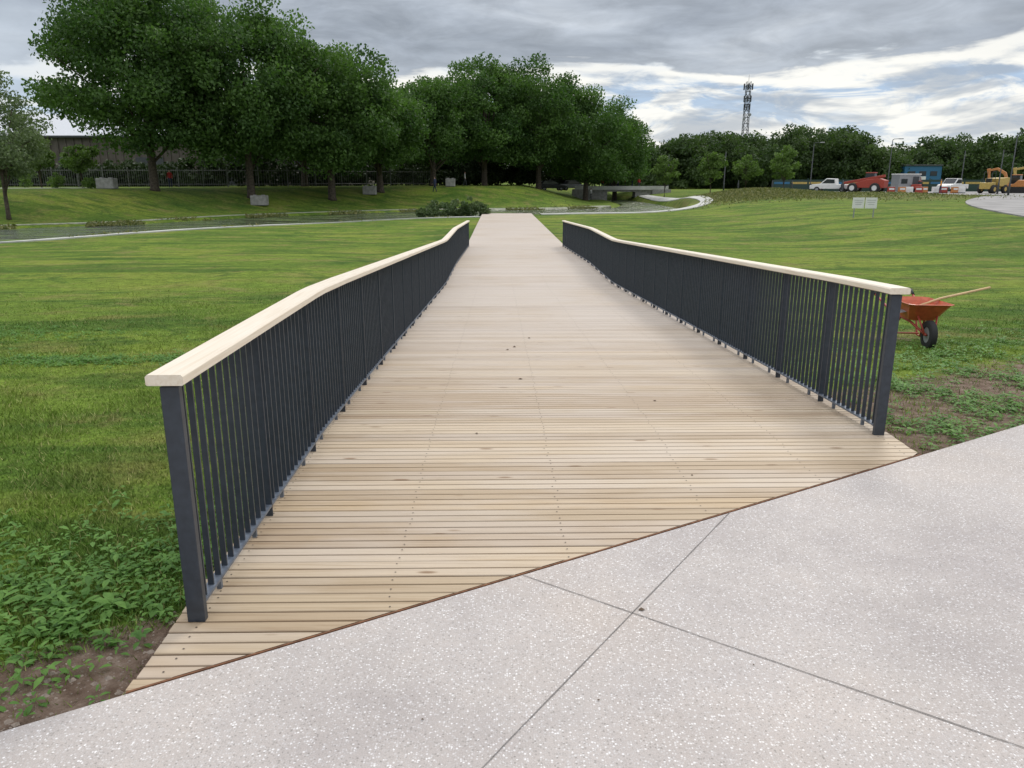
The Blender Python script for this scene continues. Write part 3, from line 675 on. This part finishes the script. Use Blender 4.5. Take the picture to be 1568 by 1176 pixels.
excavator(px(1556,98),98,math.pi*.72,M_orange,.85); dumper(px(1520,96),96,math.pi*.15); excavator(px(1410,104),105,.9,M_red,.55); excavator(px(1615,100),102,math.pi*.8,M_yel,.9)
car(px(845,118),119,.2,M_dark); car(px(880,119),121,.1,M_grey)
for k in range(9):
    x=px(1366+k*13,97); z=zat(x,97); E=empty('plastic_barrier',(x,97+.6*rng.normal(),z),rng.uniform(-.5,.5)); m=(M_red,M_white,M_orange)[(k*2)%3]
    prism(E,'shell',[(-.45,.0),(-.47,.12),(-.42,.2),(-.42,.75),(.42,.75),(.42,.2),(.47,.12),(.45,0)],.3,m,.03); box(E,'foot',(0,0,.04),(.8,.5,.08),M_black,.01); box(E,'reflective_panel',(0,-.16,.5),(.6,.02,.2),M_white,0)
Cb=empty('site_cabin',(px(1385,106),106,.1),0); box(Cb,'walls',(0,0,1.2),(2.8,2.2,2.1),M_grey,.03); box(Cb,'roof',(0,0,2.3),(2.9,2.3,.12),M_white,.02); box(Cb,'window',(-.7,-1.12,1.4),(.8,.05,.6),M_glass,.01); box(Cb,'door',(.8,-1.12,1.1),(.8,.05,1.8),M_dark,.01)
Hd=empty('site_hoarding'); A=Acc(); B2=Acc(); B3=Acc()
for k in range(40):
    x=38+k*2.45; A.box((x,112,.85),(2.42,.06,1.7)); 
    (B2 if k%3 else B3).box((x,111.96,1.25),(2.2,.02,.28)); A.box((x+1.22,112.05,.95),(.1,.1,1.9))
A.obj('panels',M_green,Hd); B2.obj('yellow_banner',M_yel,Hd); B3.obj('blue_banner',M_blue,Hd)
# ---------------------------------------------------------------- culvert bridge
Cu=empty('culvert_bridge',(16.4,119,0),0)
box(Cu,'deck_slab',(0,1.6,.12),(14,3.4,.35),M_block,.03); box(Cu,'left_abutment',(-3.4,1.5,-.8),(2.6,3.0,1.6),M_block,.02); box(Cu,'right_abutment',(3.4,1.5,-.8),(2.6,3.0,1.6),M_block,.02)
box(Cu,'parapet',(0,-.2,.5),(14,.25,.55),M_path,.02)
prism(Cu,'left_wing_wall',[(-4.6,-1.7),(-4.6,.3),(-7.4,.3),(-7.4,-.6)],.3,M_block,.02,y0=-.2); prism(Cu,'right_wing_wall',[(4.6,-1.7),(4.6,.3),(7.4,.3),(7.4,-.6)],.3,M_block,.02,y0=-.2)
# ---------------------------------------------------------------- people
M_skin=mat('skin',(.42,.25,.18),.6); M_hair=mat('hair',(.03,.02,.015),.7); M_shoe=mat('shoes',(.04,.04,.04),.7)
def person(x,y,z,rz,top,bot,st=.2,hs=1.):
    V=[(0,0,.95),(0,.0,1.12),(0,0,1.32),(0,0,1.47),(0,.01,1.55),(0,.02,1.63),(0,.01,1.71)]; R=[.14,.125,.15,.06,.075,.095,.05]; E=[(0,1),(1,2),(2,3),(3,4),(4,5),(5,6)]
    for s in (-1,1):
        n=len(V); V+=[(s*.17,0,1.40),(s*.23,-.02-s*st*.3,1.14),(s*.24,.08-s*st*.6,.92),(s*.24,.10-s*st*.65,.83)]; R+=[.06,.045,.035,.03]; E+=[(2,n),(n,n+1),(n+1,n+2),(n+2,n+3)]
        n=len(V); V+=[(s*.10,0,.86),(s*.10,s*st*.6+.03,.49),(s*.10,s*st,.09),(s*.10,s*st+.14,.04)]; R+=[.085,.06,.04,.03]; E+=[(0,n),(n,n+1),(n+1,n+2),(n+2,n+3)]
    me=bpy.data.meshes.new('t'); me.from_pydata(V,E,[]); ob=bpy.data.objects.new('t',me); COL.objects.link(ob)
    ob.modifiers.new('sk','SKIN'); ob.modifiers.new('ss','SUBSURF').levels=1
    for i,r_ in enumerate(R): me.skin_vertices[0].data[i].radius=(r_,r_*.8)
    me.skin_vertices[0].data[0].use_root=True
    dg=bpy.context.evaluated_depsgraph_get(); dg.update(); m2=bpy.data.meshes.new_from_object(ob.evaluated_get(dg)); bpy.data.objects.remove(ob)
    m2.materials.clear()
    for m in (top,bot,M_skin,M_hair,M_shoe): m2.materials.append(m)
    for p in m2.polygons:
        c=p.center; p.use_smooth=True; i=0
        if c.z<.08: i=4
        elif c.z<.93 and abs(c.x)<.2: i=1
        elif c.z<.93: i=2
        elif c.z>1.62 or (c.z>1.5 and c.y<-.02): i=3
        elif c.z>1.46: i=2
        p.material_index=i
    o=bpy.data.objects.new('pedestrian',m2); o.location=(x,y,z); o.rotation_euler=(0,0,rz); o.scale=(hs,)*3; link(o)
M_navy=mat('navy_cloth',(.02,.03,.07),.9); M_hiv=mat('hi_vis_cloth',(.7,.3,.03),.8); M_wh=mat('pale_cloth',(.5,.5,.48),.9); M_rd=mat('red_cloth',(.4,.03,.03),.9)
pp=[(922,121,M_rd),(934,121.5,M_navy),(946,121,M_wh),(957,121.6,M_hiv),(968,121,M_navy),(978,121.4,M_rd),(666,90,M_navy),(712,99,M_wh),(262,76,M_rd),(905,118,M_wh)]
for i,(u,Yd,m) in enumerate(pp):
    x=px(u,Yd); z=float(H(x,Yd))
    if Yd>120.5: z=.30
    person(x,Yd,z,rng.uniform(0,6.28),m,(M_navy,M_dark)[i%2],rng.uniform(.05,.28),rng.uniform(.95,1.04))
person(px(1440,96),96,.11,1.2,M_hiv,M_navy,.1)
# ---------------------------------------------------------------- sky
SE,SR=math.radians(42),math.radians(25)
w=bpy.data.worlds.new('World'); S.world=w; w.use_nodes=True; nt=w.node_tree
for n_ in list(nt.nodes): nt.nodes.remove(n_)
class WN(NT):
    def __init__(s): s.nt=nt; s.p=None
q=WN(); out=q.n('ShaderNodeOutputWorld'); sky=q.n('ShaderNodeTexSky'); sky.sky_type='NISHITA'; sky.sun_disc=False; sky.sun_elevation=SE; sky.sun_rotation=SR
b1=q.n('ShaderNodeBackground'); b1.inputs[1].default_value=.10; q.l(sky.outputs[0],b1.inputs[0])
g=q.n('ShaderNodeTexCoord').outputs['Generated']; sp_=q.n('ShaderNodeSeparateXYZ'); q.l(g,sp_.inputs[0]); ex,ey,ez=sp_.outputs
n1=q.noise(q.map(g,(2.2,2.2,11),loc=(3.3,0,1.2)),1.5,5,.55,.5); n2=q.noise(q.map(g,(3.4,3.4,12)),3.2,6,.62,.5)
deck_c=q.ramp(n1,[(.30,(.245,.275,.33)),(.45,(.35,.39,.45)),(.58,(.46,.505,.57)),(.72,(.64,.68,.73))])
deck_c=q.mix(1.0,deck_c,q.ramp(n2,[(.3,.78),(.7,1.22)]),'MULTIPLY')
lo=q.mr(ez,.0,.12); gapc=q.mix(lo,(.66,.73,.80),(.42,.57,.78))
puff=q.ramp(n2,[(.44,0.0),(.50,.55),(.56,1.0)])
gapc=q.mix(puff,gapc,(1.02,1.01,.96))
lowdark=q.mr(n1,.47,.38,0,.75); gapc=q.mix(lowdark,gapc,(.36,.42,.51))
edge=q.math('ADD',ez,q.math('ADD',q.math('MULTIPLY',q.math('SUBTRACT',n1,.5),.15),q.math('MULTIPLY',q.math('SUBTRACT',n2,.5),.06)))
edge=q.math('ADD',edge,q.math('MULTIPLY',ex,-.015))
cc=q.mix(q.mr(edge,.112,.130),gapc,deck_c)
band=q.math('MULTIPLY',q.mr(edge,.085,.108),q.mr(edge,.130,.112))
cc=q.mix(q.math('MULTIPLY',band,.85),cc,(1.05,1.03,.96))
cc=q.mix(q.mr(ex,-.35,-.62,0,.75),cc,(.66,.74,.84))
cc=q.mix(q.mr(ez,.30,.62),cc,(1.38,1.40,1.45))
b2=q.n('ShaderNodeBackground'); q.l(cc,b2.inputs[0]); b2.inputs[1].default_value=1.0
mx_=q.n('ShaderNodeMixShader'); mx_.inputs[0].default_value=.93; q.l(b1.outputs[0],mx_.inputs[1]); q.l(b2.outputs[0],mx_.inputs[2]); q.l(mx_.outputs[0],out.inputs[0])
sl=bpy.data.lights.new('sun','SUN'); sl.energy=1.2; sl.angle=math.radians(14); sl.color=(1,.95,.87); so=bpy.data.objects.new('sun',sl); link(so)
d=Vector((math.sin(SR)*math.cos(SE),math.cos(SR)*math.cos(SE),math.sin(SE))); so.rotation_euler=d.to_track_quat('Z','Y').to_euler()
# ---------------------------------------------------------------- camera
cam=bpy.data.cameras.new('camera'); cam.sensor_width=36; cam.lens=36*1178/1568; cam.clip_end=6000; cam.clip_start=.05
co_=bpy.data.objects.new('camera',cam); co_.location=(0,0,1.75); co_.rotation_euler=(math.radians(90-14.9),0,0); link(co_); S.camera=co_
print('OBJS',len(bpy.data.objects))
